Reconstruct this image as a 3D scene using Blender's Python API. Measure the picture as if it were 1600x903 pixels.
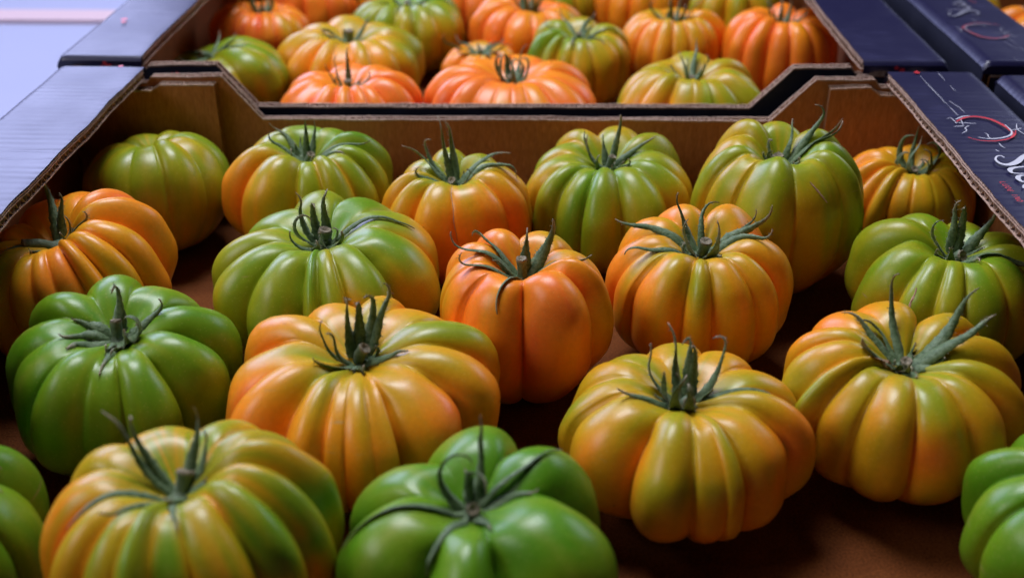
import bpy, math, random
from math import radians as rad, sin, cos, pi
from mathutils import Vector, Matrix, noise
from mathutils.bvhtree import BVHTree

for o in list(bpy.data.objects):
    bpy.data.objects.remove(o)
scene = bpy.context.scene
col = scene.collection

# ------------------------------------------------------------------ camera
cd = bpy.data.cameras.new('camera')
cd.sensor_width = 36.0
cd.lens = 1687 / 1600 * 36
cd.clip_start = 0.01
cd.clip_end = 60
cd.dof.use_dof = True
cd.dof.focus_distance = 0.56
cd.dof.aperture_fstop = 6.2
cam = bpy.data.objects.new('camera', cd)
cam.location = (0, 0, 0.335)
cam.rotation_euler = (rad(60), 0, rad(1.118))
col.objects.link(cam)
scene.camera = cam

# ------------------------------------------------------------------ light
world = bpy.data.worlds.new('World')
scene.world = world
world.use_nodes = True
wb = world.node_tree.nodes['Background']
wb.inputs[0].default_value = (0.75, 0.78, 1.0, 1)
wb.inputs[1].default_value = 0.010


def area(name, loc, target, sx, sy, power, color):
    ld = bpy.data.lights.new(name, 'AREA')
    ld.shape = 'RECTANGLE'
    ld.size, ld.size_y = sx, sy
    ld.energy = power
    ld.color = color
    lo = bpy.data.objects.new(name, ld)
    lo.location = loc
    lo.rotation_euler = (Vector(target) - Vector(loc)).to_track_quat('-Z', 'Y').to_euler()
    col.objects.link(lo)
    return lo


# skylight over the stall, and the daylight from the open shop front beyond it
area('skylight', (-0.25, 1.06, 1.40), (0.0, 0.55, 0.05), 0.72, 0.48, 28.0, (0.86, 0.88, 1.0))
area('left_window', (-1.15, 0.22, 0.95), (0.0, 0.5, 0.06), 0.7, 0.5, 6.5, (0.97, 0.95, 1.0))
area('shop_front_window', (-2.35, 3.6, 1.75), (-0.2, 0.7, 0.1), 2.3, 1.7, 122.0, (0.55, 0.60, 1.0))
area('side_window', (2.6, 3.2, 1.7), (0.2, 0.6, 0.1), 1.6, 1.0, 26.0, (0.66, 0.72, 1.0))

vs = scene.view_settings
vs.view_transform = 'Standard'
vs.look = 'None'
vs.exposure = -0.18
vs.gamma = 1.0
vs.use_curve_mapping = False
scene.render.engine = 'CYCLES'


# ------------------------------------------------------------------ helpers
def tag(o, label=None, cat=None, group=None, kind=None):
    if label: o['label'] = label
    if cat: o['category'] = cat
    if group: o['group'] = group
    if kind: o['kind'] = kind
    return o


def empty(name, loc=(0, 0, 0)):
    o = bpy.data.objects.new(name, None)
    o.empty_display_size = 0.02
    o.location = loc
    col.objects.link(o)
    return o


class MB:
    """collects vertices and faces of one mesh object"""
    def __init__(s):
        s.v, s.f = [], []

    def add(s, verts, faces):
        b = len(s.v)
        s.v += [tuple(v) for v in verts]
        s.f += [tuple(b + i for i in f) for f in faces]
        return b

    def box(s, x0, x1, y0, y1, z0, z1):
        s.add([(x, y, z) for z in (z0, z1) for y in (y0, y1) for x in (x0, x1)],
              [(0, 2, 3, 1), (4, 5, 7, 6), (0, 1, 5, 4), (2, 6, 7, 3), (0, 4, 6, 2), (1, 3, 7, 5)])

    def grid(s, nu, nv, fn, flip=False):
        b = len(s.v)
        for i in range(nu):
            for j in range(nv):
                s.v.append(tuple(fn(i, j)))
        for i in range(nu - 1):
            for j in range(nv - 1):
                q = (b + i * nv + j, b + (i + 1) * nv + j, b + (i + 1) * nv + j + 1, b + i * nv + j + 1)
                s.f.append(q[::-1] if flip else q)

    def build(s, name, mat, parent=None, smooth=False):
        me = bpy.data.meshes.new(name)
        me.from_pydata(s.v, [], s.f)
        me.materials.append(mat)
        if smooth:
            me.polygons.foreach_set('use_smooth', [True] * len(me.polygons))
        me.update()
        o = bpy.data.objects.new(name, me)
        col.objects.link(o)
        if parent: o.parent = parent
        return o


def sstep(a, b, x):
    t = min(1, max(0, (x - a) / (b - a)))
    return t * t * (3 - 2 * t)


# ------------------------------------------------------------------ materials
def new_mat(name):
    m = bpy.data.materials.new(name)
    m.use_nodes = True
    nt = m.node_tree
    return m, nt, nt.nodes['Principled BSDF']


def node(nt, typ, **kw):
    n = nt.nodes.new(typ)
    for k, v in kw.items():
        if k in n.inputs:
            n.inputs[k].default_value = v
        else:
            setattr(n, k, v)
    return n


def ramp(nt, stops):
    r = nt.nodes.new('ShaderNodeValToRGB')
    e = r.color_ramp.elements
    while len(e) < len(stops):
        e.new(0.5)
    for el, (p, c) in zip(e, stops):
        el.position = p
        el.color = (*c, 1)
    return r


def noise_tex(nt, scale, detail=4, rough=0.55, vec=None):
    n = nt.nodes.new('ShaderNodeTexNoise')
    n.inputs['Scale'].default_value = scale
    n.inputs['Detail'].default_value = detail
    n.inputs['Roughness'].default_value = rough
    if vec: nt.links.new(vec, n.inputs['Vector'])
    return n


def obj_coord(nt, scale=(1, 1, 1)):
    tc = nt.nodes.new('ShaderNodeTexCoord')
    mp = nt.nodes.new('ShaderNodeMapping')
    mp.inputs['Scale'].default_value = scale
    nt.links.new(tc.outputs['Object'], mp.inputs['Vector'])
    return mp.outputs['Vector']


def bump(nt, bsdf, height, strength, dist):
    b = nt.nodes.new('ShaderNodeBump')
    b.inputs['Strength'].default_value = strength
    b.inputs['Distance'].default_value = dist
    nt.links.new(height, b.inputs['Height'])
    nt.links.new(b.outputs['Normal'], bsdf.inputs['Normal'])
    return b


def mat_skin():
    m, nt, b = new_mat('tomato_skin')
    L = nt.links.new
    at = node(nt, 'ShaderNodeAttribute', attribute_name='ripe')
    stk = node(nt, 'ShaderNodeAttribute', attribute_name='streak')
    v = obj_coord(nt)
    n1 = noise_tex(nt, 55, 5, 0.6, v)
    ma = node(nt, 'ShaderNodeMath', operation='MULTIPLY_ADD')
    L(n1.outputs['Fac'], ma.inputs[0]); ma.inputs[1].default_value = 0.10; ma.inputs[2].default_value = -0.05
    ad = node(nt, 'ShaderNodeMath', operation='ADD')
    L(at.outputs['Fac'], ad.inputs[0]); L(ma.outputs[0], ad.inputs[1])
    r = ramp(nt, [(0.0, (0.092, 0.250, 0.007)), (0.14, (0.160, 0.280, 0.008)), (0.31, (0.310, 0.310, 0.008)),
                  (0.48, (0.600, 0.320, 0.008)), (0.68, (0.860, 0.265, 0.010)), (0.88, (0.910, 0.180, 0.020)), (1.0, (0.840, 0.110, 0.034))])
    L(ad.outputs[0], r.inputs[0])
    # pale meridian streaks
    mx = node(nt, 'ShaderNodeMix', data_type='RGBA', blend_type='MIX')
    mu = node(nt, 'ShaderNodeMath', operation='MULTIPLY'); mu.inputs[1].default_value = 0.13
    L(stk.outputs['Fac'], mu.inputs[0]); L(mu.outputs[0], mx.inputs[0])
    L(r.outputs[0], mx.inputs[6]); mx.inputs[7].default_value = (0.62, 0.46, 0.12, 1)
    # speckles: small dark dots and lenticels
    vo = node(nt, 'ShaderNodeTexVoronoi', Scale=130.0); L(v, vo.inputs['Vector'])
    sp = ramp(nt, [(0.045, (1, 1, 1)), (0.085, (0, 0, 0))]); L(vo.outputs['Distance'], sp.inputs[0])
    n2 = noise_tex(nt, 40, 2, 0.5, v)
    thr = ramp(nt, [(0.60, (0, 0, 0)), (0.70, (1, 1, 1))]); L(n2.outputs['Fac'], thr.inputs[0])
    mm = node(nt, 'ShaderNodeMath', operation='MULTIPLY'); L(sp.outputs[0], mm.inputs[0]); L(thr.outputs[0], mm.inputs[1])
    m3 = node(nt, 'ShaderNodeMath', operation='MULTIPLY'); L(mm.outputs[0], m3.inputs[0]); m3.inputs[1].default_value = 0.55
    mx2 = node(nt, 'ShaderNodeMix', data_type='RGBA', blend_type='MIX')
    L(m3.outputs[0], mx2.inputs[0]); L(mx.outputs[2], mx2.inputs[6]); mx2.inputs[7].default_value = (0.08, 0.06, 0.02, 1)
    vo2 = node(nt, 'ShaderNodeTexVoronoi', Scale=520.0); L(v, vo2.inputs['Vector'])
    pr = ramp(nt, [(0.10, (0.16, 0.16, 0.16)), (0.24, (0, 0, 0))]); L(vo2.outputs['Distance'], pr.inputs[0])
    mx4 = node(nt, 'ShaderNodeMix', data_type='RGBA', blend_type='MIX')
    L(pr.outputs[0], mx4.inputs[0]); L(mx2.outputs[2], mx4.inputs[6]); mx4.inputs[7].default_value = (0.75, 0.60, 0.22, 1)
    # corky scuffs: short pale scratches
    sv = obj_coord(nt, (38, 38, 300))
    sn = noise_tex(nt, 1.0, 2, 0.5, sv)
    sr = ramp(nt, [(0.735, (0, 0, 0)), (0.775, (0.5, 0.5, 0.5))]); L(sn.outputs['Fac'], sr.inputs[0])
    mx5 = node(nt, 'ShaderNodeMix', data_type='RGBA', blend_type='MIX')
    L(sr.outputs[0], mx5.inputs[0]); L(mx4.outputs[2], mx5.inputs[6]); mx5.inputs[7].default_value = (0.42, 0.30, 0.13, 1)
    # fine mottling
    n3 = noise_tex(nt, 420, 3, 0.6, v)
    mr = node(nt, 'ShaderNodeMapRange'); L(n3.outputs['Fac'], mr.inputs[0])
    mr.inputs[1].default_value = 0.3; mr.inputs[2].default_value = 0.7; mr.inputs[3].default_value = 0.95; mr.inputs[4].default_value = 1.05
    mx3 = node(nt, 'ShaderNodeMix', data_type='RGBA', blend_type='MULTIPLY'); mx3.inputs[0].default_value = 1
    cmb = node(nt, 'ShaderNodeCombineColor')
    for k in range(3): L(mr.outputs[0], cmb.inputs[k])
    L(mx5.outputs[2], mx3.inputs[6]); L(cmb.outputs[0], mx3.inputs[7])
    L(mx3.outputs[2], b.inputs['Base Color'])
    rr = node(nt, 'ShaderNodeMapRange'); L(n1.outputs['Fac'], rr.inputs[0])
    rr.inputs[3].default_value = 0.26; rr.inputs[4].default_value = 0.42
    L(rr.outputs[0], b.inputs['Roughness'])
    b.inputs['Specular IOR Level'].default_value = 0.42
    b.inputs['Sheen Weight'].default_value = 0.0
    b.inputs['Sheen Roughness'].default_value = 0.5
    b.inputs['Subsurface Weight'].default_value = 0.12
    b.inputs['Subsurface Radius'].default_value = (0.006, 0.003, 0.001)
    b.inputs['Subsurface Scale'].default_value = 1.0
    n4 = noise_tex(nt, 95, 3, 0.5, v)
    bump(nt, b, n4.outputs['Fac'], 0.10, 0.002)
    return m


def mat_leaf(name, c0, c1, tip):
    m, nt, b = new_mat(name)
    L = nt.links.new
    v = obj_coord(nt)
    n = noise_tex(nt, 480, 5, 0.7, v)
    r = ramp(nt, [(0.34, c0), (0.66, c1)]); L(n.outputs['Fac'], r.inputs[0])
    at = node(nt, 'ShaderNodeAttribute', attribute_name='tip')
    mx = node(nt, 'ShaderNodeMix', data_type='RGBA')
    L(at.outputs['Fac'], mx.inputs[0]); L(r.outputs[0], mx.inputs[6]); mx.inputs[7].default_value = (*tip, 1)
    L(mx.outputs[2], b.inputs['Base Color'])
    b.inputs['Roughness'].default_value = 0.55
    b.inputs['Sheen Weight'].default_value = 0.12
    b.inputs['Sheen Roughness'].default_value = 0.4
    n2 = noise_tex(nt, 900, 3, 0.6, v)
    bump(nt, b, n2.outputs['Fac'], 0.6, 0.0008)
    return m


def mat_card(name, c0, c1, rough=0.75, flute_axis=None, spec=0.35):
    m, nt, b = new_mat(name)
    L = nt.links.new
    v = obj_coord(nt)
    n = noise_tex(nt, 11, 7, 0.7, v)
    vf = obj_coord(nt, (900, 900, 160))
    n2 = noise_tex(nt, 1.0, 3, 0.6, vf)
    ad = node(nt, 'ShaderNodeMath', operation='MULTIPLY_ADD'); ad.inputs[1].default_value = 0.5
    L(n2.outputs['Fac'], ad.inputs[0])
    hf = node(nt, 'ShaderNodeMath', operation='MULTIPLY'); hf.inputs[1].default_value = 0.5
    L(n.outputs['Fac'], hf.inputs[0]); L(hf.outputs[0], ad.inputs[2])
    r = ramp(nt, [(0.38, tuple(c * 0.8 for c in c0)), (0.62, c1)]); L(ad.outputs[0], r.inputs[0])
    L(r.outputs[0], b.inputs['Base Color'])
    b.inputs['Roughness'].default_value = rough
    b.inputs['Specular IOR Level'].default_value = spec
    if flute_axis is not None:
        w = node(nt, 'ShaderNodeTexWave', wave_type='BANDS', bands_direction='XYZ'[flute_axis])
        w.inputs['Scale'].default_value = 45; w.inputs['Distortion'].default_value = 0.6
        L(v, w.inputs['Vector'])
        a2 = node(nt, 'ShaderNodeMath', operation='MULTIPLY_ADD'); a2.inputs[1].default_value = 0.35
        L(w.outputs['Fac'], a2.inputs[0]); L(n2.outputs['Fac'], a2.inputs[2])
        bump(nt, b, a2.outputs[0], 0.5, 0.0006)
    else:
        bump(nt, b, n2.outputs['Fac'], 0.25, 0.0005)
    return m


def mat_print(name, color, rough=0.34, scuff=True):
    m, nt, b = new_mat(name)
    L = nt.links.new
    v = obj_coord(nt)
    if scuff:
        vs_ = obj_coord(nt, (30, 420, 30))
        n = noise_tex(nt, 1.0, 5, 0.7, vs_)
        n0 = noise_tex(nt, 24, 3, 0.5, v)
        mm = node(nt, 'ShaderNodeMath', operation='MULTIPLY'); L(n.outputs['Fac'], mm.inputs[0]); L(n0.outputs['Fac'], mm.inputs[1])
        r = ramp(nt, [(0.30, color), (0.46, tuple(c * 1.8 + 0.012 for c in color))]); L(mm.outputs[0], r.inputs[0])
        L(r.outputs[0], b.inputs['Base Color'])
        rr = node(nt, 'ShaderNodeMapRange'); L(n0.outputs['Fac'], rr.inputs[0])
        rr.inputs[3].default_value = rough - 0.04; rr.inputs[4].default_value = rough + 0.12
        L(rr.outputs[0], b.inputs['Roughness'])
        n5 = noise_tex(nt, 1.0, 3, 0.6, obj_coord(nt, (55, 260, 55)))
        bump(nt, b, n5.outputs['Fac'], 0.09, 0.0012)
    else:
        b.inputs['Base Color'].default_value = (*color, 1)
        b.inputs['Roughness'].default_value = rough
    return m


def mat_plain(name, c0, c1, rough, scale=6, spec=0.5):
    m, nt, b = new_mat(name)
    n = noise_tex(nt, scale, 5, 0.6, obj_coord(nt))
    r = ramp(nt, [(0.3, c0), (0.7, c1)])
    nt.links.new(n.outputs['Fac'], r.inputs[0])
    nt.links.new(r.outputs[0], b.inputs['Base Color'])
    b.inputs['Roughness'].default_value = rough
    b.inputs['Specular IOR Level'].default_value = spec
    return m


SKIN = mat_skin()
LEAF = mat_leaf('sepal_green', (0.040, 0.092, 0.022), (0.165, 0.235, 0.110), (0.30, 0.23, 0.15))
STEM = mat_leaf('stem_green', (0.055, 0.095, 0.035), (0.130, 0.180, 0.095), (0.30, 0.24, 0.16))
CUT = mat_plain('stem_cut', (0.10, 0.09, 0.055), (0.32, 0.26, 0.17), 0.8, 900)
DRY = mat_plain('dry_scrap', (0.30, 0.17, 0.10), (0.55, 0.36, 0.24), 0.85, 500)
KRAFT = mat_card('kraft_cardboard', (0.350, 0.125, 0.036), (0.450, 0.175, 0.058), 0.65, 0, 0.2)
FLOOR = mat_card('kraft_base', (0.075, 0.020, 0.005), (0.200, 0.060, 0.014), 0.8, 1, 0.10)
EDGE = mat_card('cardboard_edge', (0.34, 0.21, 0.145), (0.58, 0.41, 0.32), 0.9)
NAVY = mat_print('navy_print', (0.011, 0.010, 0.044))
BLACKP = mat_print('dark_print_side', (0.006, 0.007, 0.020), 0.5)
WHITEI = mat_print('white_ink', (0.62, 0.62, 0.68), 0.4, False)
WHITE_HAZE = mat_print('white_ink_glare_haze', (0.22, 0.22, 0.27), 0.4, False)  # same white ink, dimmed in colour to paint in the haze of ledge reflections
RED_HAZE = mat_print('red_ink_glare_haze', (0.30, 0.05, 0.075), 0.4, False)  # same red ink, its colour dulled to stand for that reflection haze
REDI = mat_print('red_ink', (0.62, 0.035, 0.05), 0.4, False)
TABLE = mat_plain('pale_table', (0.36, 0.385, 0.58), (0.38, 0.405, 0.61), 0.75, 3, 0.2)
TRIM = mat_plain('pink_trim', (0.62, 0.46, 0.52), (0.66, 0.49, 0.55), 0.75, 4, 0.2)

# ------------------------------------------------------------------ setting
mb = MB(); mb.box(-4, 4, -0.6, 5.0, -0.06, -0.004)
tag(mb.build('table', TABLE), kind='structure')
mb = MB(); mb.box(-4, -0.36, 1.155, 1.195, -0.0038, 0.0005)
tag(mb.build('table_trim_strip', TRIM), kind='structure')

# ------------------------------------------------------------------ trays
random.seed(5)
LZ = 0.105           # ledge height
LW = 0.056           # ledge width
TK = 0.0058          # wall ply


def jitter(x, k):
    return 0.00035 * noise.noise(Vector((x * 260, k * 7.3, 1.1))) + 0.0006 * noise.noise(Vector((x * 40, k * 3.1, 5.0)))


def prof(x, pts):
    if x <= pts[0][0]: return pts[0][1]
    for (a, b), (c, d) in zip(pts, pts[1:]):
        if x <= c:
            return b + (d - b) * (x - a) / max(1e-6, c - a)
    return pts[-1][1]


def ply_panel(name, parent, x0, x1, y, pts, seed, outer=None, z0=0.0):
    """upright corrugated sheet of thickness TK from y to y+TK; its top follows pts(x, z); outer = -1/+1 side printed"""
    xs = [x0 + (x1 - x0) * i / 200 for i in range(201)] if x1 - x0 > 0.2 else [x0 + (x1 - x0) * i / 60 for i in range(61)]
    xs = sorted(set(xs + [p[0] for p in pts if x0 < p[0] < x1]))
    lin = 0.0008
    m = MB()
    for (a, b, k) in ((y, y + lin, 1), (y + TK - lin, y + TK, 2)):
        top = [prof(x, pts) + jitter(x, seed + k) for x in xs]
        m.grid(len(xs), 2, lambda i, j: (xs[i], a, z0 if j == 0 else top[i]))
        m.grid(len(xs), 2, lambda i, j: (xs[i], b, z0 if j == 0 else top[i]), True)
        m.grid(len(xs), 2, lambda i, j: (xs[i], a if j == 0 else b, top[i]))
        for xe, ti in ((x0, 0), (x1, -1)):
            m.add([(xe, a, z0), (xe, b, z0), (xe, b, top[ti]), (xe, a, top[ti])], [(0, 1, 2, 3)])
    o = m.build(name, KRAFT, parent)
    # flutes between the liners, cut at the top
    n = int((x1 - x0) / 0.00075)
    f = MB()
    lam = 0.0058
    am = TK / 2 - lin - 0.0001
    fx = [x0 + 0.0004 + (x1 - x0 - 0.0008) * i / n for i in range(n + 1)]
    f.grid(n + 1, 2, lambda i, j: (fx[i], y + TK / 2 + am * sin(2 * pi * fx[i] / lam), z0 if j == 0 else prof(fx[i], pts) - 0.0002 + jitter(fx[i], seed + 9)))
    f.grid(n + 1, 2, lambda i, j: (fx[i], y + TK / 2 + 0.0005 + am * sin(2 * pi * fx[i] / lam), z0 if j == 0 else prof(fx[i], pts) - 0.0002 + jitter(fx[i], seed + 9)), True)
    f.grid(n + 1, 2, lambda i, j: (fx[i], y + TK / 2 + 0.0005 * j + am * sin(2 * pi * fx[i] / lam), prof(fx[i], pts) - 0.0002 + jitter(fx[i], seed + 9)))
    f.build('flute', EDGE, o)
    # lighter raw edge lying on top of each liner
    e = MB()
    for (a, b, k) in ((y, y + lin, 1), (y + TK - lin, y + TK, 2)):
        top = [prof(x, pts) + jitter(x, seed + k) for x in xs]
        e.grid(len(xs), 2, lambda i, j: (xs[i], a - 0.0002 if j == 0 else b + 0.0002, top[i] + 0.0002))
        e.grid(len(xs), 2, lambda i, j: (xs[i], a - 0.0002, top[i] + (0.0002 if j else -0.0009)), True)
    e.build('cut_edge', EDGE, o)
    if outer:
        yy = y - 0.0004 if outer < 0 else y + TK + 0.0004
        top = [prof(x, pts) + jitter(x, seed + 1) - 0.0012 for x in xs]
        p = MB()
        p.grid(len(xs), 2, lambda i, j: (xs[i], yy, z0 if j == 0 else top[i]), outer > 0)
        p.build('printed_face', BLACKP, o)
    return o


def ledge(parent, x0, x1, y0, y1, inner, seed):
    """horizontal double-wall shelf along the tray side; inner = +1 when the raw edge faces +x"""
    zt = LZ
    m = MB()
    t1, t2, lin = 0.0021, 0.0040, 0.0005     # small and large flute heights
    zs = [zt - lin, zt - lin - t1, zt - 2 * lin - t1, zt - 2 * lin - t1 - t2, zt - 3 * lin - t1 - t2]
    yj = lambda y, k: 0.0005 * noise.noise(Vector((y * 130, k * 3.0 + seed, 0.4))) + 0.0011 * noise.noise(Vector((y * 26, k * 2.0 + seed, 3.4)))
    ny = int((y1 - y0) / 0.0011)
    ys = [y0 + (y1 - y0) * i / ny for i in range(ny + 1)]
    xin = (lambda y, k: x1 + yj(y, k)) if inner > 0 else (lambda y, k: x0 - yj(y, k))
    xout = x0 if inner > 0 else x1
    fl = inner < 0

    xo, ys = xout + inner * 0.0045, [y for y in ys if y0 + 0.0045 < y < y1 - 0.0045]

    def slab(za, zb, k, zfn=None):
        za_ = lambda y: za + (zfn(y) if zfn else 0)
        zb_ = lambda y: zb + (zfn(y) if zfn else 0)
        m.grid(len(ys), 2, lambda i, j: (xo if j == 0 else xin(ys[i], k), ys[i], za_(ys[i])), not fl)
        m.grid(len(ys), 2, lambda i, j: (xo if j == 0 else xin(ys[i], k), ys[i], zb_(ys[i])), fl)
        m.grid(len(ys), 2, lambda i, j: (xin(ys[i], k), ys[i], za_(ys[i]) if j == 0 else zb_(ys[i])), fl)
        for yy in (ys[0], ys[-1]):
            m.add([(xo, yy, za), (xin(yy, k), yy, za), (xin(yy, k), yy, zb), (xo, yy, zb)], [(0, 1, 2, 3)])
    slab(zs[0] - 0.0006, zt - 0.0016, 1)
    slab(zs[2], zs[1], 1)
    slab(zs[4], zs[3], 1)
    o = m.build('ledge', EDGE, parent)
    f = MB()
    for (zc, am, lam, k) in (((zs[0] + zs[1]) / 2, t1 / 2 - 0.00022, 0.0034, 2), ((zs[2] + zs[3]) / 2, t2 / 2 - 0.00022, 0.0066, 3)):
        n = int((y1 - y0) / (lam / 9))
        fy = [y0 + 0.0045 + (y1 - y0 - 0.009) * i / n for i in range(n + 1)]
        # fluting: near-triangular wave of changing phase
        wv = lambda y: sin(2 * pi * y / lam + 0.7 * noise.noise(Vector((y * 60, seed, k)))) * am
        th = 0.00035
        xi = lambda y: xin(y, 1) - inner * 0.0004
        f.grid(n + 1, 2, lambda i, j: (xo if j == 0 else xi(fy[i]), fy[i], zc + wv(fy[i]) + th / 2))
        f.grid(n + 1, 2, lambda i, j: (xo if j == 0 else xi(fy[i]), fy[i], zc + wv(fy[i]) - th / 2))
        f.grid(n + 1, 2, lambda i, j: (xi(fy[i]), fy[i], zc + wv(fy[i]) + (th / 2 if j else -th / 2)), fl)
    f.build('flute', EDGE, o)
    # printed liner with the ridges of the fluting showing through, rounded over at the outer side
    p = MB()
    nx = 22
    n2 = int((y1 - y0) / 0.0009)

    def top(i, j):
        y = y0 - 0.0006 + (y1 - y0 + 0.0012) * i / n2
        u = j / (nx - 1)
        x = xout - inner * 0.0012 + (xin(y, 1) + inner * 0.0001 - xout + inner * 0.0012) * u
        z = zt + 0.0003
        z += 0.00009 * sin(2 * pi * y / 0.0066 + 1.5 * noise.noise(Vector((x * 20, y * 14, seed)))) * (0.5 + 0.9 * noise.noise(Vector((x * 30, y * 40, seed + 4))))
        z += 0.0005 * noise.noise(Vector((x * 22, y * 30, seed + 8.0)))
        cr = noise.noise(Vector((x * 10, y * 170, seed + 2.0)))
        z -= 0.0002 * sstep(0.42, 0.6, cr)
        dn = (x - xout) * inner + 0.0012
        if dn < 0.004: z -= 0.0045 * (1 - dn / 0.004) ** 2
        de = min(y - y0, y1 - y) + 0.0006
        if de < 0.004: z -= 0.0030 * (1 - de / 0.004) ** 2
        if u > 0.96: z -= 0.0001
        return (x, y, max(z, zt - 0.006))
    p.grid(n2 + 1, nx, top, inner < 0)
    # end faces and outer side hanging from the liner
    for yy, fp in ((y0 - 0.0006, False), (y1 + 0.0006, True)):
        i = 0 if not fp else n2
        p.grid(nx, 2, lambda j, q: top(i, j) if q else (top(i, j)[0], yy, zt - 0.0085), fp != (inner < 0))
    p.build('printed_top', NAVY, o, True)
    return o


def stroke(pts, width, z, closed=False, taper=True):
    """flat ribbon of ink along a polyline (smoothed)"""
    P = [Vector((a, b)) for a, b in pts]
    Q = []
    for i in range(len(P) - 1):
        p0 = P[max(0, i - 1)]; p1 = P[i]; p2 = P[i + 1]; p3 = P[min(len(P) - 1, i + 2)]
        for k in range(6):
            t = k / 6
            Q.append(0.5 * ((2 * p1) + (p2 - p0) * t + (2 * p0 - 5 * p1 + 4 * p2 - p3) * t * t + (3 * p1 - p0 - 3 * p2 + p3) * t ** 3))
    Q.append(P[-1])
    v, f = [], []
    n = len(Q)
    for i, q in enumerate(Q):
        d = (Q[min(n - 1, i + 1)] - Q[max(0, i - 1)])
        d = d.normalized() if d.length > 0 else Vector((1, 0))
        w = width(i / (n - 1)) if callable(width) else width * (0.45 + 0.55 * sin(pi * min(1, max(0, i / (n - 1)))) if taper else 1)
        nn = Vector((-d.y, d.x)) * w / 2
        v += [(q.x + nn.x, q.y + nn.y, z), (q.x - nn.x, q.y - nn.y, z)]
    for i in range(n - 1):
        f.append((2 * i, 2 * i + 1, 2 * i + 3, 2 * i + 2))
    return v, f


LOGO_W = [
    ([(0.2491, 0.6737), (0.2492, 0.6594), (0.2491, 0.6488), (0.2494, 0.6362), (0.2491, 0.6269), (0.2498, 0.6209)], 0.0005),
    ([(0.2627, 0.6809), (0.2622, 0.6655)], 0.0004), ([(0.2622, 0.6555), (0.2623, 0.6459)], 0.0004),
    ([(0.2523, 0.6285), (0.2546, 0.618), (0.2552, 0.6092)], 0.0005), ([(0.2493, 0.6179), (0.2497, 0.6034)], 0.0005),
    ([(0.2418, 0.599), (0.2444, 0.5997), (0.2446, 0.5907)], 0.0007), ([(0.2415, 0.5865), (0.2478, 0.5873)], 0.001),
    ([(0.2446, 0.5927), (0.2555, 0.5909)], 0.0009), ([(0.2493, 0.5977), (0.247, 0.5866)], 0.0006),
    ([(0.2503, 0.5874), (0.2471, 0.5839), (0.2465, 0.5799), (0.2424, 0.5758)], 0.0009),
    ([(0.2462, 0.5977), (0.2519, 0.6023), (0.2564, 0.6035)], 0.0014),
    ([(0.2717, 0.5898), (0.2719, 0.581), (0.2692, 0.5743), (0.2623, 0.5696), (0.2549, 0.5682), (0.2497, 0.5701)], 0.0016),
    ([(0.2791, 0.5914), (0.2762, 0.5831), (0.2771, 0.5752)], 0.0008), ([(0.2719, 0.581), (0.2757, 0.5824), (0.2792, 0.5845)], 0.0008),
    ([(0.2553, 0.5767), (0.2563, 0.5741), (0.2554, 0.5708), (0.2559, 0.5682)], 0.0008),
    ([(0.2582, 0.5622), (0.2579, 0.5581), (0.2589, 0.5549)], 0.0008), ([(0.2528, 0.5524), (0.2537, 0.5501)], 0.0008),
    ([(0.2533, 0.5415), (0.2526, 0.5438), (0.2503, 0.5433), (0.2479, 0.5391), (0.248, 0.5345), (0.2507, 0.532), (0.2547, 0.5331), (0.2591, 0.537), (0.2638, 0.5429), (0.2685, 0.5472), (0.2719, 0.5465), (0.2709, 0.5411), (0.2673, 0.5372)],
     lambda t: 0.0009 + 0.0026 * math.exp(-((t - 0.55) / 0.2) ** 2)),
    ([(0.27, 0.5327), (0.2631, 0.5303), (0.254, 0.5282), (0.2505, 0.5256), (0.2498, 0.522), (0.2522, 0.5206), (0.2574, 0.5204)],
     lambda t: 0.0008 + 0.0018 * math.exp(-((t - 0.5) / 0.22) ** 2)),
    ([(0.2588, 0.5164), (0.2549, 0.518), (0.2517, 0.517), (0.2501, 0.5134), (0.2513, 0.5099), (0.2554, 0.5107), (0.2588, 0.5136)],
     lambda t: 0.0008 + 0.0018 * math.exp(-((t - 0.45) / 0.2) ** 2)),
    ([(0.2594, 0.5164), (0.2554, 0.5107), (0.25, 0.5057), (0.2485, 0.5023)], 0.0018),
]
LOGO_R = [
    ([(0.2458, 0.5949), (0.2531, 0.6013), (0.2597, 0.6029), (0.2662, 0.5995), (0.2697, 0.5925), (0.2717, 0.5844), (0.2714, 0.5764), (0.2679, 0.5704)], 0.0022),
    ([(0.244, 0.5706), (0.2493, 0.5662), (0.2563, 0.5654), (0.2646, 0.5681), (0.2711, 0.5737), (0.2749, 0.5818)], 0.0011),
]
# small red capitals under the script, read along the shelf: strokes in (run, height) units of one letter
GLYPH = {'L': [[(0, 1), (0, 0), (.6, 0)]], 'U': [[(0, 1), (0, .1), (.6, .1), (.6, 1)]], 'O': [[(0, .5), (.3, 1), (.6, .5), (.3, 0), (0, .5)]],
         'V': [[(0, 1), (.3, 0), (.6, 1)]], 'I': [[(.2, 1), (.2, 0)]], 'N': [[(0, 0), (0, 1), (.6, 0), (.6, 1)]]}


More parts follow.
